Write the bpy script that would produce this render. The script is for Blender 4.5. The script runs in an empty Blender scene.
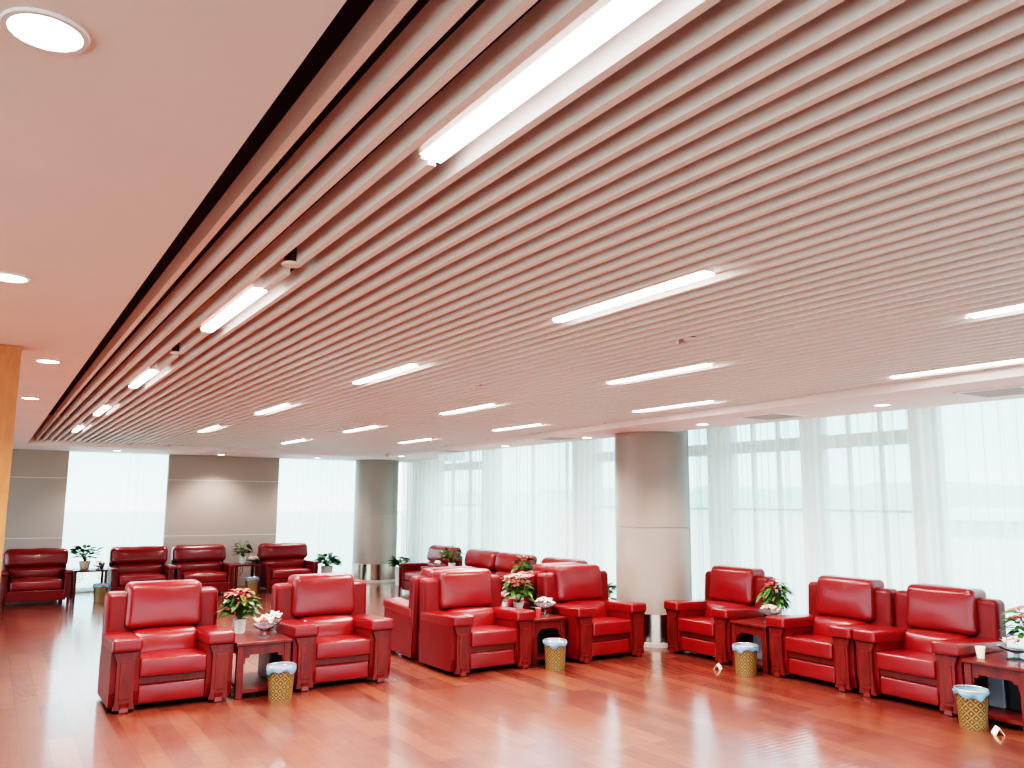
import bpy, bmesh, math, random
from mathutils import Vector, Matrix
random.seed(7)
PI = math.pi
C = bpy.context.scene.collection
SC = bpy.context.scene

# ------------------------------------------------------------------ materials
def mat(name, col, rough=.5, metal=0, spec=.5, coat=0, emis=None, estr=0):
    m = bpy.data.materials.new(name); m.use_nodes = True
    b = m.node_tree.nodes['Principled BSDF']
    b.inputs['Base Color'].default_value = (*col, 1)
    b.inputs['Roughness'].default_value = rough
    b.inputs['Metallic'].default_value = metal
    b.inputs['Specular IOR Level'].default_value = spec
    b.inputs['Coat Weight'].default_value = coat
    b.inputs['Coat Roughness'].default_value = .12
    if emis:
        b.inputs['Emission Color'].default_value = (*emis, 1)
        b.inputs['Emission Strength'].default_value = estr
    return m
def N(m, t, **k):
    n = m.node_tree.nodes.new(t)
    for a, v in k.items():
        if a in n.inputs: n.inputs[a].default_value = v
        else: setattr(n, a, v)
    return n
def L(m, a, b): m.node_tree.links.new(a, b)
def ramp(m, stops):
    r = m.node_tree.nodes.new('ShaderNodeValToRGB')
    e = r.color_ramp.elements
    while len(e) < len(stops): e.new(.5)
    for i, (p, c) in enumerate(stops):
        e[i].position = p; e[i].color = (*c, 1)
    return r
def bsdf(m): return m.node_tree.nodes['Principled BSDF']
def objco(m, scale=(1, 1, 1)):
    t = N(m, 'ShaderNodeTexCoord'); mp = N(m, 'ShaderNodeMapping'); mp.inputs['Scale'].default_value = scale
    L(m, t.outputs['Object'], mp.inputs['Vector']); return mp.outputs['Vector']
def noisy(m, c1, c2, scale=8, co=(1, 1, 1), bump=0, bscale=None, detail=4):
    v = objco(m, co)
    n = N(m, 'ShaderNodeTexNoise', Scale=scale, Detail=detail); L(m, v, n.inputs['Vector'])
    r = ramp(m, [(.3, c1), (.7, c2)]); L(m, n.outputs['Fac'], r.inputs['Fac'])
    L(m, r.outputs['Color'], bsdf(m).inputs['Base Color'])
    if bump:
        n2 = N(m, 'ShaderNodeTexNoise', Scale=bscale or scale, Detail=5); L(m, v, n2.inputs['Vector'])
        bp = N(m, 'ShaderNodeBump', Strength=bump, Distance=.01)
        L(m, n2.outputs['Fac'], bp.inputs['Height']); L(m, bp.outputs['Normal'], bsdf(m).inputs['Normal'])
    return m

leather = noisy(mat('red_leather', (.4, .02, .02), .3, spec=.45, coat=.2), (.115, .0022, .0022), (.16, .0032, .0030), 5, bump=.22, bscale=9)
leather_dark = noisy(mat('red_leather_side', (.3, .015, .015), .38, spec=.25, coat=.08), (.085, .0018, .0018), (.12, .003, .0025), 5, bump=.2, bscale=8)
rosewood = noisy(mat('rosewood', (.2, .02, .012), .32, spec=.3, coat=.15), (.055, .0035, .0025), (.12, .011, .006), 5, (6, 6, 1), bump=.1, bscale=20)
shoe = mat('steel_foot', (.62, .55, .5), .3, metal=.6)
steel = mat('brushed_steel', (.42, .32, .26), .2, metal=1)
plinthm = mat('plinth_grey', (.42, .38, .34), .35)
glass = mat('clear_glass', (.95, .97, .97), .03, spec=.6)
bsdf(glass).inputs['Transmission Weight'].default_value = .92
bsdf(glass).inputs['IOR'].default_value = 1.3
white = mat('white_paint', (.78, .74, .72), .5)
frame_m = mat('window_frame_white', (.62, .62, .62), .45)
ceil_m = noisy(mat('ceiling_paint', (.8, .7, .66), .7), (.83, .755, .73), (.86, .785, .76), 2)
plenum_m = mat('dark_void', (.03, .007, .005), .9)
slat_m = noisy(mat('slat_aluminium', (.7, .55, .48), .5), (.85, .785, .755), (.89, .82, .79), 30)
glow_m = mat('lamp_diffuser', (1, 1, 1), .4, emis=(1, .96, .92), estr=14)
spot_m = mat('downlight_lens', (1, 1, 1), .4, emis=(1, .93, .87), estr=18)
black = mat('black_plastic_and_shade', (.012, .012, .014), .35)
grey_box = mat('grey_metal_box', (.22, .24, .27), .4)
liner_m = mat('blue_plastic_liner', (.16, .27, .38), .22, spec=.7); bsdf(liner_m).inputs['Transmission Weight'].default_value = .35
rim_m = mat('chrome_rim', (.75, .78, .8), .2, metal=.8)
pot_white = noisy(mat('white_ceramic', (.7, .7, .66), .3), (.62, .62, .58), (.74, .73, .70), 6)
pot_tan = mat('tan_ceramic', (.5, .38, .28), .4)
soil = mat('soil', (.04, .025, .015), .9)
leaf_g = noisy(mat('green_leaf', (.05, .16, .03), .4), (.012, .042, .009), (.065, .13, .025), 14)
leaf_d = noisy(mat('dark_leaf', (.03, .08, .03), .4), (.015, .05, .02), (.06, .12, .04), 14)
stem_m = mat('plant_stem', (.10, .11, .03), .6)
petal_r = noisy(mat('coral_petal', (.7, .12, .08), .5), (.50, .035, .03), (.70, .16, .11), 20)
petal_p = noisy(mat('pink_petal', (.8, .35, .28), .5), (.62, .16, .14), (.80, .40, .33), 20)
candy_p = mat('pink_wrapper', (.85, .42, .33), .35); candy_w = mat('white_wrapper', (.86, .82, .76), .3)
candy_r = mat('red_wrapper', (.65, .06, .05), .3)
paper = mat('cream_paper', (.85, .72, .52), .7)
cup_red = mat('red_plastic_cup', (.6, .05, .05), .3)
label_w = mat('white_label', (.85, .82, .84), .4)
vent_m = mat('vent_grey', (.42, .37, .34), .5)
wall_m = noisy(mat('taupe_fabric_wall', (.4, .34, .3), .75), (.355, .30, .265), (.385, .325, .29), 40, (1, 1, 6), bump=.05)
groove_m = mat('pale_groove', (.62, .56, .52), .5)
col_m = noisy(mat('column_cladding', (.42, .36, .32), .34), (.255, .205, .175), (.28, .225, .195), 60, (1, 1, 8))
maple = noisy(mat('maple_panel', (.75, .4, .16), .5), (.46, .15, .055), (.56, .19, .075), 30, (1, 1, .3))

# bin weave: gold lattice on brown
weave = mat('gold_weave', (.5, .35, .1), .35)
def build_weave(m):
    t = N(m, 'ShaderNodeUVMap')
    mp = N(m, 'ShaderNodeMapping'); mp.inputs['Scale'].default_value = (10, 4, 1); L(m, t.outputs['UV'], mp.inputs['Vector'])
    sp = N(m, 'ShaderNodeSeparateXYZ'); L(m, mp.outputs['Vector'], sp.inputs[0])
    a = N(m, 'ShaderNodeMath', operation='ADD'); L(m, sp.outputs[0], a.inputs[0]); L(m, sp.outputs[1], a.inputs[1])
    s = N(m, 'ShaderNodeMath', operation='SUBTRACT'); L(m, sp.outputs[0], s.inputs[0]); L(m, sp.outputs[1], s.inputs[1])
    def band(src):
        p = N(m, 'ShaderNodeMath', operation='PINGPONG'); p.inputs[1].default_value = .5; L(m, src.outputs[0], p.inputs[0]); return p
    p1, p2 = band(a), band(s)
    mn = N(m, 'ShaderNodeMath', operation='MINIMUM'); L(m, p1.outputs[0], mn.inputs[0]); L(m, p2.outputs[0], mn.inputs[1])
    r = ramp(m, [(.10, (.20, .12, .04)), (.16, (.008, .005, .003)), (.27, (.06, .015, .008)), (.36, (.24, .14, .04))])
    L(m, mn.outputs[0], r.inputs['Fac']); L(m, r.outputs['Color'], bsdf(m).inputs['Base Color'])
build_weave(weave)

# wood floor: planks along Y
floor_m = mat('red_plank_floor', (.4, .1, .05), .4, spec=.3, coat=1); bsdf(floor_m).inputs['Coat IOR'].default_value = 1.62; bsdf(floor_m).inputs['Coat Roughness'].default_value = .12
def build_floor(m):
    t = N(m, 'ShaderNodeTexCoord')
    mp = N(m, 'ShaderNodeMapping'); mp.inputs['Rotation'].default_value = (0, 0, PI/2); L(m, t.outputs['Object'], mp.inputs['Vector'])
    br = N(m, 'ShaderNodeTexBrick', Scale=1.0)
    br.inputs['Brick Width'].default_value = 1.15; br.inputs['Row Height'].default_value = .165
    br.inputs['Mortar Size'].default_value = .003; br.inputs['Mortar Smooth'].default_value = .1
    br.inputs['Color1'].default_value = (0, 0, 0, 1); br.inputs['Color2'].default_value = (1, 1, 1, 1); br.inputs['Bias'].default_value = 0
    br.offset = .37
    L(m, mp.outputs['Vector'], br.inputs['Vector'])
    mp2 = N(m, 'ShaderNodeMapping'); mp2.inputs['Scale'].default_value = (9, .8, 1); L(m, t.outputs['Object'], mp2.inputs['Vector'])
    n = N(m, 'ShaderNodeTexNoise', Scale=3, Detail=7, Roughness=.65); L(m, mp2.outputs['Vector'], n.inputs['Vector'])
    n3 = N(m, 'ShaderNodeTexNoise', Scale=7, Detail=5, Roughness=.6); L(m, t.outputs['Object'], n3.inputs['Vector'])
    mx = N(m, 'ShaderNodeMix', data_type='FLOAT'); mx.inputs[0].default_value = .42
    L(m, n.outputs['Fac'], mx.inputs[2]); L(m, br.outputs['Color'], mx.inputs[3])
    mx2 = N(m, 'ShaderNodeMix', data_type='FLOAT'); mx2.inputs[0].default_value = .3
    L(m, mx.outputs[0], mx2.inputs[2]); L(m, n3.outputs['Fac'], mx2.inputs[3])
    r = ramp(m, [(.30, (.058, .0100, .0052)), (.5, (.105, .023, .0115)), (.70, (.160, .043, .022))]); L(m, mx2.outputs[0], r.inputs['Fac'])
    mo = N(m, 'ShaderNodeMix', data_type='RGBA'); L(m, br.outputs['Fac'], mo.inputs[0]); L(m, r.outputs['Color'], mo.inputs[6]); mo.inputs[7].default_value = (.05, .010, .006, 1)
    L(m, mo.outputs[2], bsdf(m).inputs['Base Color'])
    # slightly cupped, hand-scraped boards
    w = N(m, 'ShaderNodeTexWave', Scale=6, Distortion=1.5, Detail=1); w.wave_type = 'BANDS'; w.bands_direction = 'Y'
    L(m, t.outputs['Object'], w.inputs['Vector'])
    n2 = N(m, 'ShaderNodeTexNoise', Scale=5, Detail=2); L(m, t.outputs['Object'], n2.inputs['Vector'])
    ad = N(m, 'ShaderNodeMath', operation='ADD'); L(m, w.outputs['Fac'], ad.inputs[0]); L(m, n2.outputs['Fac'], ad.inputs[1])
    sb = N(m, 'ShaderNodeMath', operation='SUBTRACT'); L(m, ad.outputs[0], sb.inputs[0]); L(m, br.outputs['Fac'], sb.inputs[1])
    bp = N(m, 'ShaderNodeBump', Strength=.05, Distance=.01); L(m, sb.outputs[0], bp.inputs['Height'])
    L(m, bp.outputs['Normal'], bsdf(m).inputs['Normal']); L(m, bp.outputs['Normal'], bsdf(m).inputs['Coat Normal'])
build_floor(floor_m)

# sheer curtain
def sheer(name, base=.42):
    m = bpy.data.materials.new(name); m.use_nodes = True
    nt = m.node_tree; nt.nodes.clear()
    out = N(m, 'ShaderNodeOutputMaterial')
    tr = N(m, 'ShaderNodeBsdfTransparent'); tr.inputs[0].default_value = (.97, .985, .98, 1)
    df = N(m, 'ShaderNodeBsdfDiffuse'); df.inputs[0].default_value = (.86, .84, .82, 1)
    tl = N(m, 'ShaderNodeBsdfTranslucent'); tl.inputs[0].default_value = (.90, .89, .86, 1)
    a = N(m, 'ShaderNodeMixShader'); a.inputs[0].default_value = .62; L(m, df.outputs[0], a.inputs[1]); L(m, tl.outputs[0], a.inputs[2])
    lw = N(m, 'ShaderNodeLayerWeight', Blend=.45)
    mp = N(m, 'ShaderNodeMapRange'); mp.inputs['From Min'].default_value = 0; mp.inputs['From Max'].default_value = .8
    mp.inputs['To Min'].default_value = base; mp.inputs['To Max'].default_value = min(.97, base+.42)
    L(m, lw.outputs['Facing'], mp.inputs['Value'])
    b = N(m, 'ShaderNodeMixShader'); L(m, mp.outputs[0], b.inputs[0]); L(m, tr.outputs[0], b.inputs[1]); L(m, a.outputs[0], b.inputs[2])
    L(m, b.outputs[0], out.inputs[0]); return m
sheer_m = sheer('white_sheer_fabric', .52)
# window pane
pane_m = bpy.data.materials.new('window_glass'); pane_m.use_nodes = True; pane_m.node_tree.nodes.clear()
_o = N(pane_m, 'ShaderNodeOutputMaterial'); _t = N(pane_m, 'ShaderNodeBsdfTransparent'); _t.inputs[0].default_value = (.9, .97, .97, 1)
_g = N(pane_m, 'ShaderNodeBsdfGlossy'); _g.inputs['Roughness'].default_value = .02
_x = N(pane_m, 'ShaderNodeMixShader'); _x.inputs[0].default_value = .06
L(pane_m, _t.outputs[0], _x.inputs[1]); L(pane_m, _g.outputs[0], _x.inputs[2]); L(pane_m, _x.outputs[0], _o.inputs[0])

# ------------------------------------------------------------------ mesh helpers
def obj(name, bm, m, parent=None, smooth=False, loc=None):
    me = bpy.data.meshes.new(name)
    bmesh.ops.recalc_face_normals(bm, faces=bm.faces[:])
    bm.to_mesh(me); bm.free()
    if smooth:
        for p in me.polygons: p.use_smooth = True
        if smooth != 'all':
            try: me.set_sharp_from_angle(angle=math.radians(38))
            except Exception: pass
    me.materials.append(m)
    o = bpy.data.objects.new(name, me); C.objects.link(o)
    if parent: o.parent = parent
    if loc: o.location = loc
    return o
def tag(o, label, cat, group=None, kind=None):
    o['label'] = label; o['category'] = cat
    if group: o['group'] = group
    if kind: o['kind'] = kind
    return o
def thing(name, label, cat, loc=(0, 0, 0), rz=0, group=None, kind=None):
    o = bpy.data.objects.new(name, None); C.objects.link(o); o.empty_display_size = .1
    o.location = loc; o.rotation_euler = (0, 0, rz); tag(o, label, cat, group, kind); return o
def struct(name, bm, m, parent=None, smooth=False):
    o = obj(name, bm, m, parent, smooth)
    if parent is None: o['kind'] = 'structure'
    return o
KIDS = {}
def children(o): return [c for c in bpy.data.objects if c.parent == o]
def dup(root, loc, rz, label, group=None):
    r = root.copy(); C.objects.link(r); r.location = loc; r.rotation_euler = (0, 0, rz); r['label'] = label
    if group: r['group'] = group
    for ch in children(root):
        c = ch.copy(); C.objects.link(c); c.parent = r
        for g in children(ch):
            d = g.copy(); C.objects.link(d); d.parent = c
    return r
def box(bm, x0, x1, y0, y1, z0, z1):
    v = [bm.verts.new(p) for p in ((x0,y0,z0),(x1,y0,z0),(x1,y1,z0),(x0,y1,z0),(x0,y0,z1),(x1,y0,z1),(x1,y1,z1),(x0,y1,z1))]
    for f in ((0,3,2,1),(4,5,6,7),(0,1,5,4),(1,2,6,5),(2,3,7,6),(3,0,4,7)): bm.faces.new([v[i] for i in f])
def B(*boxes, bev=0):
    bm = bmesh.new()
    for b in boxes: box(bm, *b)
    if bev:
        bmesh.ops.recalc_face_normals(bm, faces=bm.faces[:])
        bmesh.ops.bevel(bm, geom=bm.edges[:], offset=bev, segments=2, affect='EDGES', profile=.5)
    return bm
def prism(pts, axis, a, b, bm=None):
    """extrude a 2D outline; axis 'x': pts=(y,z); 'y': pts=(x,z); 'z': pts=(x,y)"""
    bm = bm or bmesh.new()
    f = {'x': lambda p, t: (t, p[0], p[1]), 'y': lambda p, t: (p[0], t, p[1]), 'z': lambda p, t: (p[0], p[1], t)}[axis]
    A = [bm.verts.new(f(p, a)) for p in pts]; D = [bm.verts.new(f(p, b)) for p in pts]
    bm.faces.new(A); bm.faces.new(D[::-1])
    for i in range(len(pts)):
        j = (i+1) % len(pts); bm.faces.new((A[i], A[j], D[j], D[i]))
    return bm
def rbox(c, s, r, puff=(0, 0, 0), n=5, k=4, fn=None):
    """rounded box: centre c, size s, corner radius r, puffed faces; fn warps local points"""
    h = [q/2 for q in s]; r = min(r, *[q*.999 for q in h])
    def samples(hh):
        core = hh-r
        out = [-hh+r*(1-math.cos(i/k*PI/2)) if False else -hh + r*(i/k) for i in range(k)]
        mid = [-core+2*core*i/n for i in range(n+1)]
        return out+mid+[-q for q in reversed(out)]
    S = [samples(q) for q in h]
    bm = bmesh.new(); cache = {}
    def pt(i, j, l):
        key = (i, j, l)
        if key in cache: return cache[key]
        p = Vector((S[0][i], S[1][j], S[2][l]))
        q = Vector([max(-(h[a]-r), min(h[a]-r, p[a])) for a in range(3)])
        d = p-q
        if d.length > 1e-9: p = q+d.normalized()*r
        u = [p[a]/h[a] for a in range(3)]
        for a in range(3):
            if puff[a]:
                b_, c_ = (a+1) % 3, (a+2) % 3
                p[a] += u[a]*puff[a]*(1-u[b_]**2)*(1-u[c_]**2)
        if fn: p = Vector(fn(p))
        p += Vector(c)
        cache[key] = bm.verts.new(p); return cache[key]
    nx, ny, nz = [len(q)-1 for q in S]
    for i in range(nx):
        for j in range(ny):
            for l in (0, nz): bm.faces.new((pt(i,j,l), pt(i+1,j,l), pt(i+1,j+1,l), pt(i,j+1,l)))
        for l in range(nz):
            for j in (0, ny): bm.faces.new((pt(i,j,l), pt(i+1,j,l), pt(i+1,j,l+1), pt(i,j,l+1)))
    for j in range(ny):
        for l in range(nz):
            for i in (0, nx): bm.faces.new((pt(i,j,l), pt(i,j+1,l), pt(i,j+1,l+1), pt(i,j,l+1)))
    return bm
def lathe(prof, n=28, cap=True, bm=None, c=(0, 0, 0), uv=False):
    bm = bm or bmesh.new(); R = []
    for r, z in prof:
        R.append([bm.verts.new((c[0]+r*math.cos(2*PI*i/n), c[1]+r*math.sin(2*PI*i/n), c[2]+z)) for i in range(n)])
    lay = bm.loops.layers.uv.verify() if uv else None
    for a in range(len(R)-1):
        for i in range(n):
            j = (i+1) % n; f = bm.faces.new((R[a][i], R[a][j], R[a+1][j], R[a+1][i]))
            if uv:
                for lp, (u, v) in zip(f.loops, ((i, a), (i+1, a), (i+1, a+1), (i, a+1))): lp[lay].uv = (u/n, v/(len(R)-1))
    if cap:
        if prof[0][0] > 1e-4: bm.faces.new(R[0][::-1])
        if prof[-1][0] > 1e-4: bm.faces.new(R[-1])
    return bm
def tube(bm, pts, r, n=6):
    rings = []
    for i, p in enumerate(pts):
        p = Vector(p); d = (Vector(pts[min(i+1, len(pts)-1)])-Vector(pts[max(i-1, 0)])).normalized()
        u = d.cross(Vector((.3, .2, 1))).normalized(); w = d.cross(u)
        rr = r[i] if isinstance(r, (list, tuple)) else r
        rings.append([bm.verts.new(p+(u*math.cos(2*PI*a/n)+w*math.sin(2*PI*a/n))*rr) for a in range(n)])
    for a in range(len(rings)-1):
        for i in range(n): bm.faces.new((rings[a][i], rings[a][(i+1) % n], rings[a+1][(i+1) % n], rings[a+1][i]))
    bm.faces.new(rings[0][::-1]); bm.faces.new(rings[-1])
    return bm
def leaf(bm, p, d, ln, w, droop=.3, roll=0):
    d = Vector(d).normalized(); side = d.cross(Vector((0, 0, 1)))
    if side.length < 1e-3: side = Vector((1, 0, 0))
    side.normalize(); up = side.cross(d); side = (side*math.cos(roll)+up*math.sin(roll)); up = side.cross(d)
    p = Vector(p); prev = None
    for t, ww in ((0, .08), (.22, .75), (.48, 1), (.75, .62), (1, .03)):
        c = p+d*ln*t-Vector((0, 0, 1))*droop*ln*t*t
        a = bm.verts.new(c-side*w*.5*ww+up*w*.14*ww); m_ = bm.verts.new(c); b = bm.verts.new(c+side*w*.5*ww+up*w*.14*ww)
        if prev:
            bm.faces.new((prev[0], prev[1], m_, a)); bm.faces.new((prev[1], prev[2], b, m_))
        prev = (a, m_, b)

# ------------------------------------------------------------------ room
CZ = 2.56; SZ = 2.62
struct('floor', B((-3.6, 8.6, -5, 17.4, -.12, 0)), floor_m)
def bx(y): return 5.62+.073*y                       # splayed edge of the slatted field
bm = B((-3.6, .455, -5, 17.2, CZ, 3.05), (.455, 8.5, 15.2, 17.2, CZ, 3.05), (.455, 8.5, -5, -3, CZ, 3.05))
prism([(bx(-3), -3), (7.08, -3), (7.08, 15.2), (bx(15.2), 15.2)], 'z', CZ, 3.05, bm)
struct('ceiling', bm, ceil_m)
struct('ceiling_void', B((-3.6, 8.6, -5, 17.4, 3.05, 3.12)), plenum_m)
struct('ceiling_curtain_pocket', B((7.081, 8.5, -3, 15.199, 3.0, 3.049)), ceil_m)

# back wall: fabric panels with pale grooves
bw = struct('wall_back', B((-3.6, 1.19, 16.9, 17.0, 0, CZ-.001), (2.9, 5.05, 16.9, 17.0, 0, CZ-.001)), wall_m)
struct('wall_groove', B(*[(a, b, 16.895, 16.905, z-.006, z+.006) for z in (1.0, 2.07) for a, b in ((-3.6, 1.188), (2.902, 5.048))]), groove_m, bw)
struct('wall_left', B((-3, .093, 5.35, 5.5, 0, CZ-.001)), maple)

# window wall structure on the right
P = [(4.78, 5.0), (6.19, 6.40), (7.60, 7.92), (10.48, 10.98), (13.6, 13.97), (16.0, 17.4)]
struct('wall_right', B(*[(8.2, 8.45, a, b, 0, 3.0) for a, b in P], (8.15, 8.45, -5, 17.4, 2.85, 3.0), (8.15, 8.45, -5, 17.4, -.1, .10)), white)
wn = [0]
def window_y(y0, y1, trans, x=8.3, splits=()):
    wn[0] += 1
    bs = [(x-.04, x+.04, y0, y0+.05, .1, 2.85), (x-.04, x+.04, y1-.05, y1, .1, 2.85), (x-.04, x+.04, y0, y1, .1, .16), (x-.04, x+.04, y0, y1, 2.79, 2.85)]
    for s in splits: bs.append((x-.03, x+.03, s-.014, s+.014, .16, 2.79))
    if trans: bs += [(x-.05, x+.05, y0, y1, 2.335, 2.49), (x-.03, x+.03, y0, y1, 1.60, 1.63)]
    w = struct('window_%d' % wn[0], B(*bs), frame_m)
    obj('pane', B((x-.006, x+.006, y0+.02, y1-.02, .12, 2.82)), pane_m, w)
window_y(-5, 4.78, False, splits=(-3.8, -.9, 2.0))
window_y(5.0, 6.19, True, splits=(5.4, 5.8))
window_y(6.40, 7.60, True, splits=(6.8, 7.2))
window_y(7.92, 10.48, True, splits=(8.8, 9.7))
window_y(10.98, 13.6, False, splits=(12.3,))
window_y(13.97, 16.0, True, splits=(14.6, 15.3))
def window_x(x0, x1, y=17.25):
    wn[0] += 1
    w = struct('window_%d' % wn[0], B((x0, x0+.06, y-.04, y+.04, 0, 2.7), (x1-.06, x1, y-.04, y+.04, 0, 2.7), (x0, x1, y-.04, y+.04, 0, .08), (x0, x1, y-.04, y+.04, 2.62, 2.7)), frame_m)
    obj('pane', B((x0+.02, x1-.02, y-.006, y+.006, .05, 2.66)), pane_m, w)
window_x(1.0, 3.1); window_x(4.9, 7.9)

# curtains
def curtain(p0, p1, z0, z1, label, seed, wl=.15, amp=.03, group=None):
    rnd = random.Random(seed); bm = bmesh.new()
    p0 = Vector(p0); p1 = Vector(p1); ln = (p1-p0).length; d = (p1-p0)/ln; nrm = Vector((-d.y, d.x))
    nseg = int(ln/.0125); ph = 0; cols = []
    zs = [z0+(z1-z0)*t for t in (0, .02, .3, .6, .85, 1)]
    phs = [rnd.random()*6 for _ in range(6)]
    for i in range(nseg+1):
        s = i/nseg*ln
        f = wl*(1+.35*math.sin(s*2.1+phs[0])+.2*math.sin(s*5.3+phs[1])); ph += .0125/f*2*PI
        a = amp*(.6+.4*math.sin(s*3.7+phs[2]))
        col_ = []
        for t, z in zip((0, .02, .3, .6, .85, 1), zs):
            off = a*(.75*math.sin(ph)+.3*math.sin(ph*2.3+phs[3]))*(1.15-.35*t)+.012*math.sin(s*4+t*3+phs[4])
            sway = .015*math.sin(s*6+phs[5])*(1-t)
            q = p0+d*(s+sway)+nrm*off
            col_.append(bm.verts.new((q.x, q.y, z)))
        cols.append(col_)
    for i in range(nseg):
        for j in range(5): bm.faces.new((cols[i][j], cols[i+1][j], cols[i+1][j+1], cols[i][j+1]))
    o = obj('sheer_curtain', bm, sheer_m, smooth='all'); tag(o, label, 'curtain', group)
curtain((7.86, -2.0), (7.86, 4.72), .02, 2.99, 'sheer white curtain at the right edge, behind the potted flowers and last table', 1, .14)
curtain((7.9, 4.66), (7.9, 7.78), .02, 2.99, 'sheer white curtain hanging just right of the big round column', 2)
curtain((7.86, 7.70), (7.86, 10.72), .02, 2.99, 'sheer white curtain just left of the big round column', 3)
curtain((7.9, 10.64), (7.9, 13.8), .02, 2.99, 'sheer white curtain behind the pair of far window armchairs', 4, .14)
curtain((7.86, 13.72), (7.86, 16.95), .02, 2.99, 'sheer white curtain right of the far corner column', 5)
curtain((1.1, 17.08), (3.0, 17.08), .02, 2.9, 'sheer white curtain in the leftmost opening of the back wall', 6)
curtain((4.95, 17.08), (7.8, 17.08), .02, 2.9, 'sheer white curtain between grey back wall panel and far column', 7)

# outside
struct('ground', B((-120, 160, -120, 160, -.6, -.5)), noisy(mat('pale_apron', (.72, .68, .6), .8), (.60, .53, .45), (.70, .63, .55), .15))
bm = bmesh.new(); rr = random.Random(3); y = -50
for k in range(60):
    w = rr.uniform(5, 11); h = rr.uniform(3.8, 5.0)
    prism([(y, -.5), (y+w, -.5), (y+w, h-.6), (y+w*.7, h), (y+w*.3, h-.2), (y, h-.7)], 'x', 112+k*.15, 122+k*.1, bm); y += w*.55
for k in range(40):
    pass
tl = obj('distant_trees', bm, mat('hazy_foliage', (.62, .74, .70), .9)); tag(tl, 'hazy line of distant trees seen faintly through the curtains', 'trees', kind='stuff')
shed = thing('low_building', 'low pale building outside, seen faintly through the right curtain', 'building', (62, 25, -.5))
obj('wall', B((-5, 5, -14, 9, 0, 1.1)), mat('shed_wall', (.55, .56, .58), .7), shed)
obj('roof', B((-5.5, 5.5, -14.5, 9.5, 1.1, 1.9)), mat('shed_roof', (.93, .95, .97), .5), shed)

# ------------------------------------------------------------------ slatted ceiling
lights_x = [.94, 2.43, 4.05, 5.60]
slx = []; x = .585
while x < 6.72:
    slx.append(x); x += .0915+.0036*x
rows = {}
for lx in lights_x:
    rows[min(range(len(slx)), key=lambda i: abs(slx[i]-lx))] = lx
rl = sorted(rows)
LY = {0: [.84, 3.57, 6.33, 9.08, 11.8], 1: [2.28, 5.03, 7.88, 10.76], 2: [1.05, 3.87, 6.70, 9.55, 12.35], 3: [2.44, 5.31, 8.12, 11.05]}
LY[0].insert(0, -2.0); LY[1].insert(0, -.55); LY[2].insert(0, -1.8); LY[3].insert(0, -.4)
LL = 1.07
speakers = [(rl[0], 3.16), (rl[0], 5.52), (min(range(len(slx)), key=lambda i: abs(slx[i]-3.30)), 3.36), (min(range(len(slx)), key=lambda i: abs(slx[i]-3.29)), 5.75)]
sc_ = thing('slatted_ceiling', 'suspended ceiling field of long beige-pink metal slats with dark gaps', 'ceiling slats', (0, 0, SZ)); sc_['kind'] = 'structure'
hung = []
for i, x in enumerate(slx):
    y0 = -3.0
    if x+.02 > bx(-3): y0 = (x+.02-5.62)/.073+.02
    if y0 > 14.5: continue
    cuts = []
    if i in rl: cuts += [(y-.02, y+LL+.02) for y in LY[rl.index(i)]]
    cuts += [(y-.075, y+.075) for j, y in speakers if j == i]
    segs = []; cur = y0
    for a, b in sorted(cuts):
        if b < y0: continue
        if a > cur: segs.append((cur, a))
        cur = max(cur, b)
    segs.append((cur, 15.19))
    obj('slat', B(*[(x-.0125, x+.0125, a, b, 0, .075) for a, b in segs]), slat_m, sc_)

LW = .055
def lab_light(r, k):
    rn = ['the leftmost row', 'the second row from left', 'the third row from left', 'the row nearest the windows'][r]
    return 'white linear light, %s from the viewer in %s' % (['nearest', 'second', 'third', 'fourth', 'fifth', 'sixth'][k], rn)
proto = None
for r, i in enumerate(rl):
    ys = [y for y in LY[r]]
    vis = 0
    for y in ys:
        if y < -1 and r in (0, 2): offs = True
        else: offs = y < .1 and r != 0 and y < 0
        if y < 0: continue
        ends = y+LL
        lab = lab_light(r, vis); vis += 1
        if proto is None:
            t = thing('linear_light', lab, 'ceiling light', (slx[i], y+LL/2, SZ), 0, 'linear lights between the ceiling slats')
            obj('housing', B((-.050, .022, -LL/2, LL/2, .012, .09)), slat_m, t)
            obj('diffuser', B((-.045, .014, -LL/2+.008, LL/2-.008, 0, .012)), glow_m, t)
            proto = t
        else:
            t = dup(proto, (slx[i], y+LL/2, SZ), 0, lab)
        ld = bpy.data.lights.new('slat_lamp', 'AREA'); ld.shape = 'RECTANGLE'; ld.size = LW; ld.size_y = LL-.04
        ld.energy = 36; ld.spread = 2.4; ld.color = (1, .88, .85)
        lo = bpy.data.objects.new('slat_lamp', ld); C.objects.link(lo); lo.parent = t; lo.location = (-.015, 0, -.006)

pr = None
sl = ['round metal ceiling speaker beside the second light of the left row', 'round metal ceiling speaker beside the third light of the left row',
      'round metal ceiling speaker above the long light right of centre', 'round metal ceiling speaker over the middle of the hall, farthest from viewer']
for (i, y), lb in zip(speakers, sl):
    if pr is None:
        pr = thing('ceiling_speaker', lb, 'speaker', (slx[i]-.02, y-.05, SZ), 0, 'round ceiling speakers among the slats')
        obj('grille', lathe([(.0, .0), (.036, .0), (.041, .005), (.041, .009), (0, .009)], 24), ceil_m, pr, smooth=True)
        obj('can', lathe([(.03, .009), (.03, .10)], 20), mat('speaker_can', (.12, .05, .03), .6), pr, smooth=True)
    else: dup(pr, (slx[i]-.02, y-.05, SZ), 0, lb)

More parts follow.
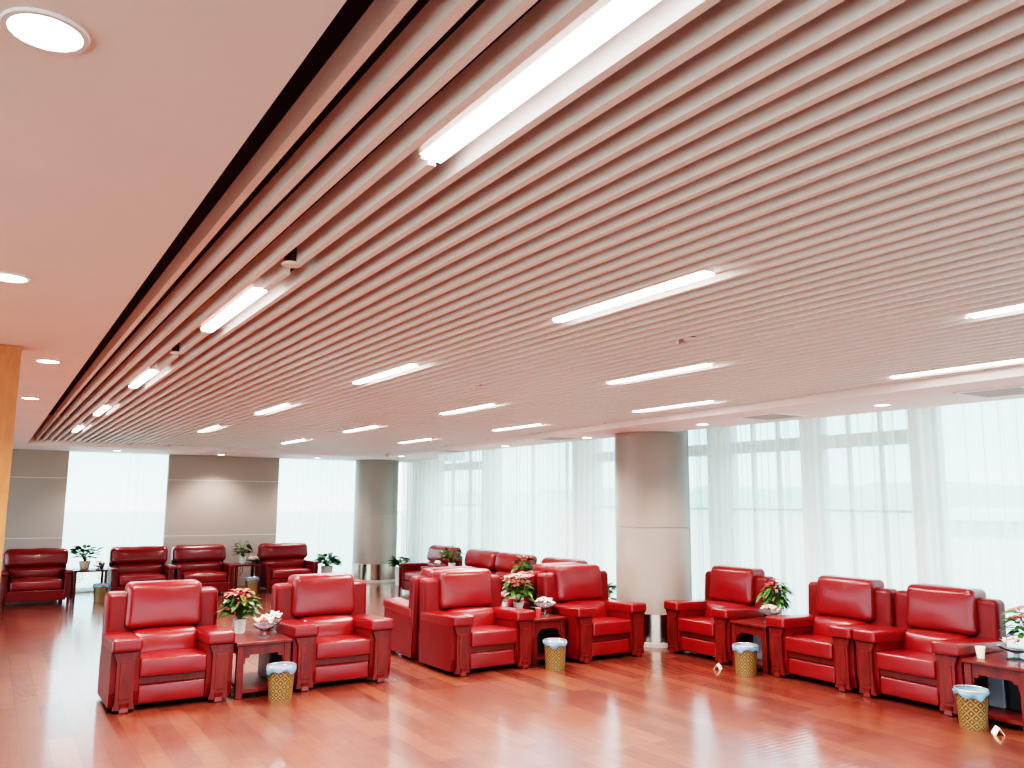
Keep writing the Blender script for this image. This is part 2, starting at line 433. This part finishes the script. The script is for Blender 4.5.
# downlights
dl = [((.02, 1.65), 'large round downlight nearest the viewer in the plain left ceiling'),
      ((.0, 3.68), 'round downlight at the left picture edge in the plain ceiling'),
      ((.25, 5.85), 'round downlight in the plain ceiling just right of the maple wall top'),
      ((.24, 8.14), 'small round downlight in the plain left ceiling beyond the maple wall'),
      ((1.89, 16.2), 'round downlight above the leftmost back curtain'),
      ((3.73, 16.3), 'round downlight above the wide grey back wall panel'),
      ((5.67, 16.35), 'round downlight above the back curtain beside the far column'),
      ((6.75, 14.6), 'round downlight in the window soffit nearest the far corner column'),
      ((6.80, 10.86), 'round downlight in the window soffit above the pair of far window armchairs'),
      ((6.76, 8.72), 'round downlight in the window soffit just left of the big column'),
      ((6.62, 6.45), 'round downlight in the window soffit just right of the big column'),
      ((6.56, 4.24), 'round downlight in the window soffit nearest the right edge')]
pr = None
for k, ((x, y), lb) in enumerate(dl):
    if pr is None:
        pr = thing('downlight', lb, 'ceiling light', (x, y, CZ), 0, 'round recessed downlights')
        obj('trim_ring', lathe([(.062, -.001), (.062, -.006), (.072, -.006), (.074, 0)], 28, cap=False), white, pr, smooth=True)
        obj('lens', lathe([(0, -.004), (.062, -.004), (.062, -.001), (0, -.001)], 28), spot_m, pr, smooth=True)
        t = pr
    else: t = dup(pr, (x, y, CZ), 0, lb)
    ld = bpy.data.lights.new('downlight_lamp', 'SPOT'); ld.spot_size = 2.2; ld.spot_blend = .7; ld.shadow_soft_size = .06
    ld.energy = 50 if k >= 4 else 58; ld.color = (1, .85, .80)
    lo = bpy.data.objects.new('downlight_lamp', ld); C.objects.link(lo); lo.parent = t; lo.location = (0, 0, -.02)
# ceiling vents
vents = [((6.52, 3.2), 'square grey air vent in the window soffit near the right edge'), ((6.56, 5.45), 'square grey air vent in the window soffit right of the big column'),
         ((6.50, 9.1), 'square grey air vent in the window soffit left of the big column'), ((6.75, 12.5), 'square grey air vent in the window soffit far away')]
pr = None
for (x, y), lb in vents:
    if pr is None:
        pr = thing('air_vent', lb, 'vent', (x, y, CZ), 0, 'square air vents in the window soffit')
        obj('frame', B((-.25, -.22, -.25, .25, -.01, 0), (.22, .25, -.25, .25, -.01, 0), (-.25, .25, -.25, -.22, -.01, 0), (-.25, .25, .22, .25, -.01, 0)), white, pr)
        obj('backing', B((-.22, .22, -.22, .22, -.003, 0)), black, pr)
        obj('grille', B(*[(-.22+.04*k, -.195+.04*k, -.22, .22, -.009, -.004) for k in range(11)]), vent_m, pr)
    else: dup(pr, (x, y, CZ), 0, lb)

# columns
def column(x, y, lab):
    t = thing('round_column', lab, 'column', (x, y, 0), 0); t['kind'] = 'structure'
    R = .475
    obj('plinth', lathe([(R+.02, 0), (R+.02, .045), (R, .05)], 64), plinthm, t, smooth=True)
    obj('steel_band', lathe([(R, .05), (R, .372), (R-.006, .378)], 64), steel, t, smooth=True)
    obj('shaft', lathe([(R-.008, .372), (R-.008, 1.385), (R-.014, 1.388), (R-.014, 1.394), (R-.008, 1.397), (R-.008, 3.04)], 64), col_m, t, smooth=True)
column(7.11, 7.83, 'large round taupe column with steel base between the two window curtains')
column(7.10, 16.6, 'far round taupe column with steel base in the back corner')

# ------------------------------------------------------------------ armchairs
def armchair(label):
    t = thing('armchair', label, 'armchair', (0, 0, 0), 0, 'red leather armchairs')
    W = .485
    # body shell under the seat and behind
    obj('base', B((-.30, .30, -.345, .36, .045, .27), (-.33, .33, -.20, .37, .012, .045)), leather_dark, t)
    obj('apron', B((-.262, .262, -.362, -.340, .205, .265), bev=.005), rosewood, t)
    obj('apron_panel', rbox((0, -.352, .125), (.52, .03, .145), .012, (0, .006, 0)), leather, t, smooth=True)
    obj('seat_cushion', rbox((0, -.12, .335), (.525, .56, .145), .018, (0, .004, .010), fn=lambda p: (p.x, p.y, p.z-.02*(p.y+.28)/.56*1)), leather, t, smooth=True)
    obj('lumbar_cushion', rbox((0, .105, .46), (.54, .20, .21), .05, (0, .015, .010), fn=lambda p: (p.x, p.y+.22*p.z, p.z)), leather, t, smooth=True)
    def rake(p): return (p.x*(1-.02*(p.z/.2)), p.y+.10*p.z, p.z-.25*max(0, p.y)*max(0, p.z))
    obj('back_cushion', rbox((0, .285, .765), (.635, .27, .395), .055, (0, .018, .002), n=7, fn=rake), leather, t, smooth=True)
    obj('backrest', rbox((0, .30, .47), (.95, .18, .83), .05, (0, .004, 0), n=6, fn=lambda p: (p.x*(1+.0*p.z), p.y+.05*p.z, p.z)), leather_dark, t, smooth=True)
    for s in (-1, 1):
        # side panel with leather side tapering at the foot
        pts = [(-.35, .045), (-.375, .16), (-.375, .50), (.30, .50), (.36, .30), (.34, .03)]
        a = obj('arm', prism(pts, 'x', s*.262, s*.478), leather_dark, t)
        # padded arm top, rising and overhanging at the front
        def fa(p, s=s):
            u = (p.y+.36)/.72
            return (p.x, p.y, p.z+.012*(1-u)**2-.02*u)
        obj('armrest', rbox((s*.368, -.05, .515), (.226, .75, .105), .024, (0, 0, .008), fn=fa), leather, a, smooth=True)
        obj('arm_post', prism([(s*.285, .03), (s*.30, .09), (s*.305, .40), (s*.275, .472), (s*.462, .472), (s*.435, .40), (s*.435, .09), (s*.448, .03)], 'y', -.405, -.372), rosewood, a)
        obj('carved_inlay', B((min(s*.33, s*.41), max(s*.33, s*.41), -.412, -.404, .11, .40), bev=.003), rosewood, a)
        for yy in (-.385, .30):
            f = lathe([(.038, .0), (.048, .012), (.04, .045), (.05, .08)], 4)
            bmesh.ops.rotate(f, verts=f.verts[:], cent=(0, 0, 0), matrix=Matrix.Rotation(PI/4, 3, 'Z'))
            bmesh.ops.translate(f, verts=f.verts[:], vec=(s*.365, yy, 0))
            obj('foot', f, rosewood, t)
    return t
# centre of chair, rotation: 0 faces the viewer's side (-Y)
chairs = [
 ((1.415, 7.80), 0, 'red leather armchair front left, wide seat facing viewer, left of the open side table'),
 ((2.895, 7.80), 0, 'red leather armchair right of the front-left side table and wastebasket'),
 ((4.42, 7.63), 0, 'red leather armchair in the middle group, left of the dark-fronted side table'),
 ((5.865, 7.53), 0, 'red leather armchair between the middle side table and the big round column'),
 ((4.43, 8.53), PI, 'red leather armchair facing away, back to back with the middle-left armchair'),
 ((5.865, 8.43), PI, 'red leather armchair facing away, hidden behind the armchair left of the big column'),
 ((7.10, 6.72), -PI/2, 'red leather armchair just right of the big round column, backed by curtain'),
 ((7.10, 5.245), -PI/2, 'red leather armchair between two others on the right, next to the table with pink sweets'),
 ((7.10, 4.265), -PI/2, 'red leather armchair farthest right, next to the table with a paper cup')]
p0 = armchair(chairs[0][2]); p0.location = (*chairs[0][0], 0)
for (xy, rz, lb) in chairs[1:]: dup(p0, (*xy, 0), rz, lb)

def wide_chair(label):
    t = thing('lounge_chair', label, 'armchair', (0, 0, 0), 0, 'wide roll-back red leather armchairs')
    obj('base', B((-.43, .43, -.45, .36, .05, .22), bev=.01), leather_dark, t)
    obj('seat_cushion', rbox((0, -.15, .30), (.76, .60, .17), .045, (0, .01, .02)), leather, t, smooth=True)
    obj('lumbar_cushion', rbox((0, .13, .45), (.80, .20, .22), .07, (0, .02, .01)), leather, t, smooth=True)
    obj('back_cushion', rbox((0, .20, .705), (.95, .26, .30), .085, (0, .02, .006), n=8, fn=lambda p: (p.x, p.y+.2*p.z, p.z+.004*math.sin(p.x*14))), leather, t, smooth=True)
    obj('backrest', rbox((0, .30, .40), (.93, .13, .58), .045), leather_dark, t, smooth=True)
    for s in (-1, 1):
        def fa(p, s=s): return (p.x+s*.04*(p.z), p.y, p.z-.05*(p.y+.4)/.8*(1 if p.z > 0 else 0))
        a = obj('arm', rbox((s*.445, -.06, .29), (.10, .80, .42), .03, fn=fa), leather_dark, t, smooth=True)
        obj('armrest', rbox((s*.453, -.07, .495), (.112, .83, .06), .024, fn=lambda p: (p.x, p.y, p.z-.02*p.y)), leather, a, smooth=True)
        obj('arm_post', B((s*.465-.022, s*.465+.022, -.495, -.462, .0, .46), bev=.006), rosewood, a)
        obj('foot', B((s*.42-.03, s*.42+.03, .30, .36, 0, .09)), rosewood, t)
    return t
wides = [
 ((.775, 15.97), 0, 'roll-back red armchair at the left picture edge against the back wall'),
 ((2.37, 15.97), 0, 'roll-back red armchair, left one of the adjoining pair at the back wall'),
 ((3.405, 15.97), 0, 'roll-back red armchair, right one of the adjoining pair at the back wall'),
 ((4.98, 15.97), 0, 'roll-back red armchair alone before the grey wall edge and back curtain'),
 ((7.12, 13.84), -PI/2, 'roll-back red armchair farthest along the window, beside the white potted plant'),
 ((7.12, 12.38), -PI/2, 'roll-back red armchair, left one of the adjoining window pair'),
 ((7.12, 11.35), -PI/2, 'roll-back red armchair, right one of the adjoining window pair'),
 ((7.12, 10.03), -PI/2, 'roll-back red armchair at the window peeking above the armchair left of the column')]
p0 = wide_chair(wides[0][2]); p0.location = (*wides[0][0], 0)
for (xy, rz, lb) in wides[1:]: dup(p0, (*xy, 0), rz, lb)

# ------------------------------------------------------------------ side tables
TH = .47
def side_table(label, w, d, loc, rz):
    t = thing('side_table', label, 'table', loc, rz, 'dark red side tables between the armchairs')
    obj('tabletop', B((-w/2, w/2, -d/2, d/2, TH-.028, TH), bev=.006), rosewood, t)
    x = w/2-.012; y = d/2-.012; lw = .058
    for sx in (-1, 1):
        for sy in (-1, 1):
            obj('leg', B((min(sx*x, sx*(x-lw)), max(sx*x, sx*(x-lw)), min(sy*y, sy*(y-lw)), max(sy*y, sy*(y-lw)), 0, TH-.028), bev=.004), rosewood, t)
    xi = x-lw; zt = TH-.028
    pts = [(-xi, zt), (-xi, zt-.15), (-xi+.012, zt-.15), (-xi+.014, zt-.105), (-xi+.045, zt-.105), (-xi+.055, zt-.08),
           (xi-.055, zt-.08), (xi-.045, zt-.105), (xi-.014, zt-.105), (xi-.012, zt-.15), (xi, zt-.15), (xi, zt)]
    for yy in (-y+.01, y-.035): obj('apron', prism(pts, 'y', yy, yy+.025), rosewood, t)
    for xx in (-x+.01, x-.035): obj('side_rail', B((xx, xx+.025, -y+lw, y-lw, zt-.08, zt)), rosewood, t)
    obj('lower_shelf', B((-xi, xi, -y+.004, y-.004, .045, .075), bev=.003), rosewood, t)
    return t
side_table('open dark red side table between the two front-left armchairs', .49, .74, (2.158, 7.76, 0), 0)
t_ = side_table('dark red side table between the two middle armchairs', .44, .72, (5.14, 7.65, 0), 0)
side_table('dark red side table behind the middle one, holding the white bottle', .44, .72, (5.14, 8.45, 0), 0)
side_table('dark red side table right of the column, grey box beneath', .48, .72, (7.06, 5.98, 0), -PI/2)
side_table('dark red side table at the right edge with a paper cup on top', .50, .74, (7.06, 3.52, 0), -PI/2)
tag(obj('storage_or_shade_box', B((4.99, 5.29, 7.55, 7.9, .076, .37), bev=.01), black), 'black block standing in for the shade inside the middle side table', 'box')  # no real box: black block stands in for the shade under this table
tag(obj('storage_or_shade_box', B((6.95, 7.2, 5.94, 6.13, .076, .35), bev=.01), grey_box), 'grey box on the lower shelf of the table right of the column', 'box')
tag(obj('storage_or_shade_box', B((7.0, 7.25, 3.61, 3.74, .076, .34), bev=.01), grey_box), 'grey box on the lower shelf of the right edge table', 'box')
tag(obj('storage_or_shade_box', B((7.0, 7.3, 3.44, 3.59, .076, .36), bev=.01), black), 'black box on the lower shelf of the right edge table', 'box')
tag(obj('storage_or_shade_box', B((2.26, 2.36, 7.6, 7.95, .076, .36), bev=.01), black), 'black box on the right of the shelf under the front-left table', 'box')

def fret_table(label, loc, rz, w=.50):
    t = thing('fretwork_table', label, 'table', loc, rz, 'far side tables with fretwork brackets')
    d = .55; H_ = .50
    obj('tabletop', B((-w/2, w/2, -d/2, d/2, H_-.03, H_), bev=.004), rosewood, t)
    for sx in (-1, 1):
        for sy in (-1, 1):
            a = sx*(w/2-.03)
            obj('leg', B((a-.02, a+.02, sy*(d/2-.03)-.02, sy*(d/2-.03)+.02, 0, H_-.03)), rosewood, t)
    bs = []
    for s in (-1, 1):
        def q(x0, x1, z0, z1):
            a, b = sorted((s*x0, s*x1)); bs.append((a, b, -d/2+.02, -d/2+.034, z0, z1))
        e = w/2-.05
        q(e-.09, e-.082, H_-.15, H_-.03); q(e-.09, e, H_-.15, H_-.142); q(e-.05, e-.042, H_-.11, H_-.03); q(e-.05, e, H_-.11, H_-.102)
        q(e-.055, e, H_-.20, H_-.192); q(e-.055, e-.047, H_-.20, H_-.15)
    obj('fret_bracket', B(*bs), rosewood, t)
    return t
fret_table('fretwork side table standing before the leftmost back curtain', (1.572, 15.95, 0), 0, .52)
fret_table('fretwork side table between the back wall pair and the lone armchair', (4.195, 15.95, 0), 0, .48)
fret_table('fretwork side table by the window nearest the far column', (6.98, 13.11, 0), -PI/2, .33)
fret_table('fretwork side table by the window at the near end of the armchair pair', (6.98, 10.69, 0), -PI/2, .27)

# ------------------------------------------------------------------ wastebaskets
def basket(label, loc, r=.118, h=.25):
    t = thing('wastebasket', label, 'wastebasket', loc, 0, 'gold patterned wastebaskets')
    obj('body', lathe([(r*.84, 0), (r*.87, h*.3), (r*.92, h*.65), (r*.97, h)], 40, uv=True), weave, t, smooth=True)
    n = 40; bm = bmesh.new(); rnd = random.Random(int(loc[0]*100)); R = []
    prof = [(.86, h*.75), (.93, h+.0), (1.0, h+.030), (1.05, h+.028), (1.08, h+.012), (1.06, h-.012)]
    for a, (k, z) in enumerate(prof):
        ring = []
        for i in range(n):
            th = 2*PI*i/n; w = 1+.03*math.sin(th*5+a)+.03*math.sin(th*11+a*.7)
            dz = (.012*math.sin(th*3+1)+.012*math.sin(th*7)) if a > 3 else .004*math.sin(th*4)
            rad = r*k*(w if a > 2 else 1); ring.append(bm.verts.new((rad*math.cos(th), rad*math.sin(th), z+dz)))
        R.append(ring)
    for a in range(len(R)-1):
        for i in range(n): bm.faces.new((R[a][i], R[a][(i+1) % n], R[a+1][(i+1) % n], R[a+1][i]))
    obj('plastic_liner', bm, liner_m, t, smooth='all')
    rb = bmesh.new(); tube(rb, [(r*1.0*math.cos(2*PI*i/32), r*1.0*math.sin(2*PI*i/32), h+.034) for i in range(33)], .005)
    obj('rim', rb, rim_m, t, smooth=True)
    return t
b0 = basket('gold patterned wastebasket with blue liner before the front-left side table', (2.262, 7.24, 0))
dup(b0, (5.05, 7.07, 0), .7, 'gold patterned wastebasket with pale liner before the middle side table')
dup(b0, (6.54, 5.87, 0), 1.9, 'gold patterned wastebasket with blue liner before the table right of the column')
dup(b0, (6.54, 3.62, 0), 2.6, 'gold patterned wastebasket beside the right edge table')
dup(b0, (1.72, 15.50, 0), .2, 'small dark wastebasket under the far left fretwork table by the curtain')
dup(b0, (4.22, 15.50, 0), .5, 'small wastebasket with blue liner before the back wall, left of the lone armchair')

# ------------------------------------------------------------------ plants
def plant(name, label, cat, loc, pot, spread, height, seed, n=40, flowers=0, fm=None, lf=None, ll=.12, lw=.05, potm=None, group=None, droop=.4, lean=(0, 0)):
    rnd = random.Random(seed); t = thing(name, label, cat, loc, 0, group)
    pr_, ph = pot
    obj('pot', lathe([(pr_*.72, 0), (pr_*.8, ph*.1), (pr_, ph*.9), (pr_*1.04, ph), (pr_*.92, ph), (pr_*.9, ph*.9)], 24, cap=True), potm or pot_white, t, smooth=True)
    obj('soil', lathe([(0, ph*.9), (pr_*.9, ph*.9)], 20, cap=False), soil, t)
    lb = bmesh.new(); sb = bmesh.new(); fb = bmesh.new()
    tips = []
    for i in range(n):
        a = rnd.uniform(0, 2*PI); rr_ = spread*math.sqrt(rnd.random()); z = ph+height*(.15+.85*rnd.random()*(1-.35*(rr_/spread)**2))
        p = Vector((rr_*math.cos(a)*.75+lean[0]*z, rr_*math.sin(a)*.75+lean[1]*z, z))
        if i % 3 == 0: tube(sb, [(0, 0, ph*.9), (p.x*.4, p.y*.4, ph+(z-ph)*.6), tuple(p)], [.005, .004, .002], 5)
        d = Vector((math.cos(a), math.sin(a), rnd.uniform(-.2, .7)))
        leaf(lb, p, d, ll*rnd.uniform(.7, 1.25), lw*rnd.uniform(.8, 1.2), droop, rnd.uniform(-.5, .5)); tips.append(p)
    for i in range(flowers):
        a = rnd.uniform(0, 2*PI); rr_ = spread*.85*math.sqrt(rnd.random()); z = ph+height*(.8+.3*rnd.random()-.25*(rr_/spread)**2)
        p = Vector((rr_*math.cos(a)+lean[0]*z, rr_*math.sin(a)+lean[1]*z, z))
        tube(sb, [(0, 0, ph*.9), (p.x*.5, p.y*.5, ph+(z-ph)*.6), tuple(p)], [.004, .003, .002], 5)
        k0 = rnd.random()*6
        for k in range(6):
            th = k0+k*PI/3; leaf(fb, p, (math.cos(th), math.sin(th), rnd.uniform(.1, .5)), .065*rnd.uniform(.8, 1.3), .036, .3)
    obj('stems', sb, stem_m, t, smooth=True); obj('foliage', lb, lf or leaf_g, t, smooth='all')
    if flowers: obj('flowers', fb, fm or petal_r, t, smooth='all')
    else: fb.free()
    return t
PG = None
plant('potted_poinsettia', 'potted plant with coral red flowers in white pot on the front-left side table', 'potted plant', (2.07, 7.95, TH), (.062, .13), .135, .25, 11, 90, 26, petal_r, ll=.12, lw=.06)
plant('potted_poinsettia', 'tall potted plant with pink flowers on the middle side table', 'potted plant', (5.15, 7.92, TH), (.06, .10), .17, .31, 12, 95, 34, petal_p, ll=.11, lw=.055)
plant('potted_poinsettia', 'bushy potted plant with a few red flowers between the two right armchairs', 'potted plant', (7.26, 6.06, TH), (.06, .11), .12, .29, 13, 90, 8, petal_r, ll=.13, lw=.045, droop=.7)
plant('potted_poinsettia', 'potted plant with red and pink flowers at the right picture edge', 'potted plant', (7.32, 3.50, TH), (.06, .10), .19, .28, 14, 60, 18, petal_r, ll=.14, lw=.06)
plant('potted_plant', 'dark leaved plant in tan pot on the far left fretwork table', 'potted plant', (1.50, 16.05, .5), (.09, .13), .22, .26, 15, 60, 0, lf=leaf_d, potm=pot_tan, ll=.14, lw=.07, droop=.1)
plant('potted_plant', 'thin dark plant standing before the grey back wall panel', 'potted plant', (4.17, 16.05, .5), (.07, .13), .11, .30, 16, 44, 0, lf=leaf_d, ll=.15, lw=.06)
plant('potted_plant', 'green plant with reddish tips on the window fretwork table nearest the far column', 'potted plant', (7.08, 13.08, .5), (.07, .10), .17, .32, 17, 50, 6, petal_r, ll=.13, lw=.06)
plant('potted_plant', 'green plant on the window table at the near end of the armchair pair', 'potted plant', (7.03, 10.70, .5), (.06, .10), .12, .28, 18, 46, 4, petal_p, ll=.14, lw=.06)
plant('floor_plant', 'green broad leaved plant in white pot on the floor left of the far column', 'potted plant', (5.90, 16.2, 0), (.12, .38), .20, .22, 19, 90, 0, ll=.19, lw=.08, droop=.15)
plant('floor_plant', 'green plant in tall white pot on the floor right of the far column', 'potted plant', (7.16, 15.45, 0), (.09, .36), .15, .20, 20, 80, 0, ll=.17, lw=.07, droop=.2)
plant('floor_plant', 'green plant peeking out between the middle armchair and the big column', 'potted plant', (7.20, 8.95, 0), (.11, .34), .18, .28, 21, 80, 0, ll=.15, lw=.06, droop=.2)

# ------------------------------------------------------------------ sweets bowls
def glass_bowl(label, loc, r=.11, h=.11):
    t = thing('glass_bowl', label, 'bowl', loc, 0, 'glass pedestal bowls of sweets')
    prof = [(r*.55, 0), (r*.55, .006), (r*.16, .02), (r*.13, h*.45), (r*.35, h*.55), (r*.85, h*.8), (r, h), (r*.97, h), (r*.8, h*.82), (r*.3, h*.62), (0, h*.58)]
    obj('dish', lathe(prof, 32), glass, t, smooth=True)
    return t
def sweets(cx, cy, z, r, n, seed, label, group, mats):
    rnd = random.Random(seed); protos = []
    for m_ in mats:
        bm = rbox((0, 0, 0), (.034, .022, .018), .008, n=1, k=2)
        for s in (-1, 1):
            for k in range(5):
                th = (k-2)*.35; leaf(bm, (s*.014, 0, 0), (s*math.cos(th), math.sin(th), .35), .024, .014, .0)
        protos.append(bm)
    first = {}
    for i in range(n):
        a = i*2.4; q = r*math.sqrt((i+.5)/n); p = (cx+q*math.cos(a), cy+q*math.sin(a), z+.018+.035*(1-(q/r)**2)+.006*(i % 2))
        j = i % len(mats)
        if j not in first:
            o = obj('wrapped_sweet', protos[j], mats[j], smooth='all'); first[j] = o
        else:
            o = first[j].copy(); C.objects.link(o)
        o.location = p; o.rotation_euler = (rnd.uniform(-.5, .5), rnd.uniform(-.5, .5), rnd.uniform(0, 6.28))
        tag(o, label, 'sweet', group)
GB = [((2.345, 7.78, TH), .07, .13, 'small glass pedestal bowl of white sweets on the front-left table', 'right side of the front-left table', [candy_w, candy_w, candy_w]),
      ((2.20, 7.59, TH), .105, .12, 'larger glass bowl of pink and white sweets on the front-left table', 'front-left table', [candy_p, candy_p, candy_w, candy_r]),
      ((5.24, 7.53, TH), .125, .12, 'glass pedestal bowl of cream and pink sweets on the middle table', 'middle table', [candy_p, candy_w, candy_w]),
      ((6.98, 5.92, TH), .12, .11, 'glass pedestal bowl of sweets on the table right of the column', 'table right of the column', [candy_w, candy_p, candy_p]),
      ((7.02, 3.50, TH), .14, .11, 'glass pedestal bowl of pink sweets on the right edge table', 'right edge table', [candy_p, candy_p, candy_w])]
for k, (loc, r, h, lb, where, ms) in enumerate(GB):
    glass_bowl(lb, loc, r, h)
    sweets(loc[0], loc[1], loc[2]+h, r*.80, 12, k+30, 'small wrapped sweet heaped in the glass bowl on the '+where, 'sweets in the bowl on the '+where, ms)
FB = [((1.69, 15.78, .5), .09, 'shallow dish of pink sweets on the far left fretwork table', 'far left fretwork table', [candy_p, candy_w]),
      ((4.32, 15.85, .5), .14, 'white dish of sweets on the back wall table beside the thin dark plant', 'back wall table', [candy_w, candy_w, candy_p]),
      ((6.82, 13.13, .5), .09, 'dish of white sweets on the window table nearest the far column', 'far window table', [candy_w, candy_w])]
for k, (loc, r, lb, where, ms) in enumerate(FB):
    glass_bowl(lb, loc, r, .08)
    sweets(loc[0], loc[1], loc[2]+.08, r*.7, 9, k+50, 'small wrapped sweet in the dish on the '+where, 'sweets in the dish on the '+where, ms)
def tray(label, loc, r=.10, h=.05):
    t = obj('black_dish', lathe([(r*.5, 0), (r*.9, h*.6), (r, h), (r*.95, h), (r*.8, h*.6), (0, h*.3)], 28), black, smooth=True, loc=loc); tag(t, label, 'dish')
tray('glossy black dish at the right side of the front-left table', (2.33, 7.99, TH), .07)
tray('glossy black dish at the back of the middle side table', (5.285, 7.80, TH), .06)
tray('black dish beside the plant on the far left fretwork table', (1.76, 16.0, .5), .055, .1)
tray('black dish beside the sweets on the back wall table', (4.44, 16.0, .5), .05, .08)

# small things on the tables
c_ = thing('paper_cup', 'cream paper cup on the left corner of the right edge table', 'cup', (6.86, 3.70, TH), 0)
obj('cup_body', lathe([(.026, 0), (.037, .085), (.034, .083), (.024, .004)], 24), paper, c_, smooth=True)
obj('rim', lathe([(.036, .084), (.0385, .087), (.036, .089), (.034, .087)], 24, cap=False), paper, c_, smooth=True)
c_ = thing('plastic_cup', 'red cup standing left of the sweets bowl on the middle table', 'cup', (5.08, 7.42, TH), 0)
obj('cup_body', lathe([(.022, 0), (.030, .095), (.027, .093), (.019, .004)], 24), cup_red, c_, smooth=True)
obj('rim', lathe([(.029, .094), (.032, .097), (.029, .099)], 24, cap=False), candy_p, c_, smooth=True)
c_ = thing('bottle', 'small bottle with white label left of the pink flowers, behind the middle table', 'bottle', (5.16, 8.22, TH), 0)
obj('bottle_body', lathe([(.028, 0), (.030, .01), (.030, .085), (.022, .10), (.011, .115), (.011, .13)], 20), glass, c_, smooth=True)
obj('bottle_label', lathe([(.031, .01), (.031, .075)], 20, cap=False), label_w, c_, smooth=True)
obj('bottle_cap', lathe([(.013, .125), (.013, .145)], 16), candy_p, c_, smooth=True)
c_ = obj('jar', lathe([(.03, 0), (.036, .02), (.036, .07), (.026, .085), (.026, .10)], 20), mat('dark_red_glass', (.22, .01, .02), .15), smooth=True, loc=(5.26, 8.25, TH)); tag(c_, 'dark red jar between the white bottle and pink flowers', 'jar')
def card(label, loc, rz):
    t = obj('folded_card', prism([(-.035, 0), (0, .055), (.035, 0), (.031, 0), (0, .049), (-.031, 0)], 'x', -.045, .045), paper, loc=loc); t.rotation_euler.z = rz; tag(t, label, 'card')
card('folded cream card on the floor left of the wastebasket near the column', (6.49, 6.20, 0), .5)
card('folded cream card on the floor in front of the right edge wastebasket', (6.50, 3.42, 0), .8)

# ------------------------------------------------------------------ world + camera
w = bpy.data.worlds.new('pale_sky'); SC.world = w; w.use_nodes = True
nt = w.node_tree; bg = nt.nodes['Background']
tc = nt.nodes.new('ShaderNodeTexCoord'); sp = nt.nodes.new('ShaderNodeSeparateXYZ'); nt.links.new(tc.outputs['Generated'], sp.inputs[0])
cr = nt.nodes.new('ShaderNodeValToRGB'); nt.links.new(sp.outputs['Z'], cr.inputs['Fac'])
e = cr.color_ramp.elements; e[0].position = 0; e[0].color = (.74, .84, .82, 1); e[1].position = .06; e[1].color = (.52, .85, .96, 1)
e.new(.5); e[2].color = (.62, .84, .94, 1)
nt.links.new(cr.outputs['Color'], bg.inputs['Color']); bg.inputs['Strength'].default_value = 4.2

cam = bpy.data.cameras.new('camera'); co = bpy.data.objects.new('camera', cam); C.objects.link(co); SC.camera = co
cam.sensor_width = 36; cam.lens = 813/1024*36; cam.clip_start = .05; cam.clip_end = 500
f = 813
Yc = Vector((-524, -114, -f)).normalized()
Xc = Vector((1288, -125, -f)); Xc = (Xc-Yc*Xc.dot(Yc)).normalized(); Zc = Xc.cross(Yc)
M = Matrix((Xc, Yc, Zc)).to_4x4(); M.translation = Vector((0, 0, 1.7)); co.matrix_world = M

SC.view_settings.view_transform = 'Filmic'; SC.view_settings.look = 'Very High Contrast'; SC.view_settings.exposure = .40
SC.render.engine = 'CYCLES'
cy = SC.cycles; cy.use_denoising = True; cy.max_bounces = 10; cy.transparent_max_bounces = 16; cy.diffuse_bounces = 5; cy.glossy_bounces = 4
cy.caustics_reflective = False; cy.caustics_refractive = False; cy.sample_clamp_indirect = 8
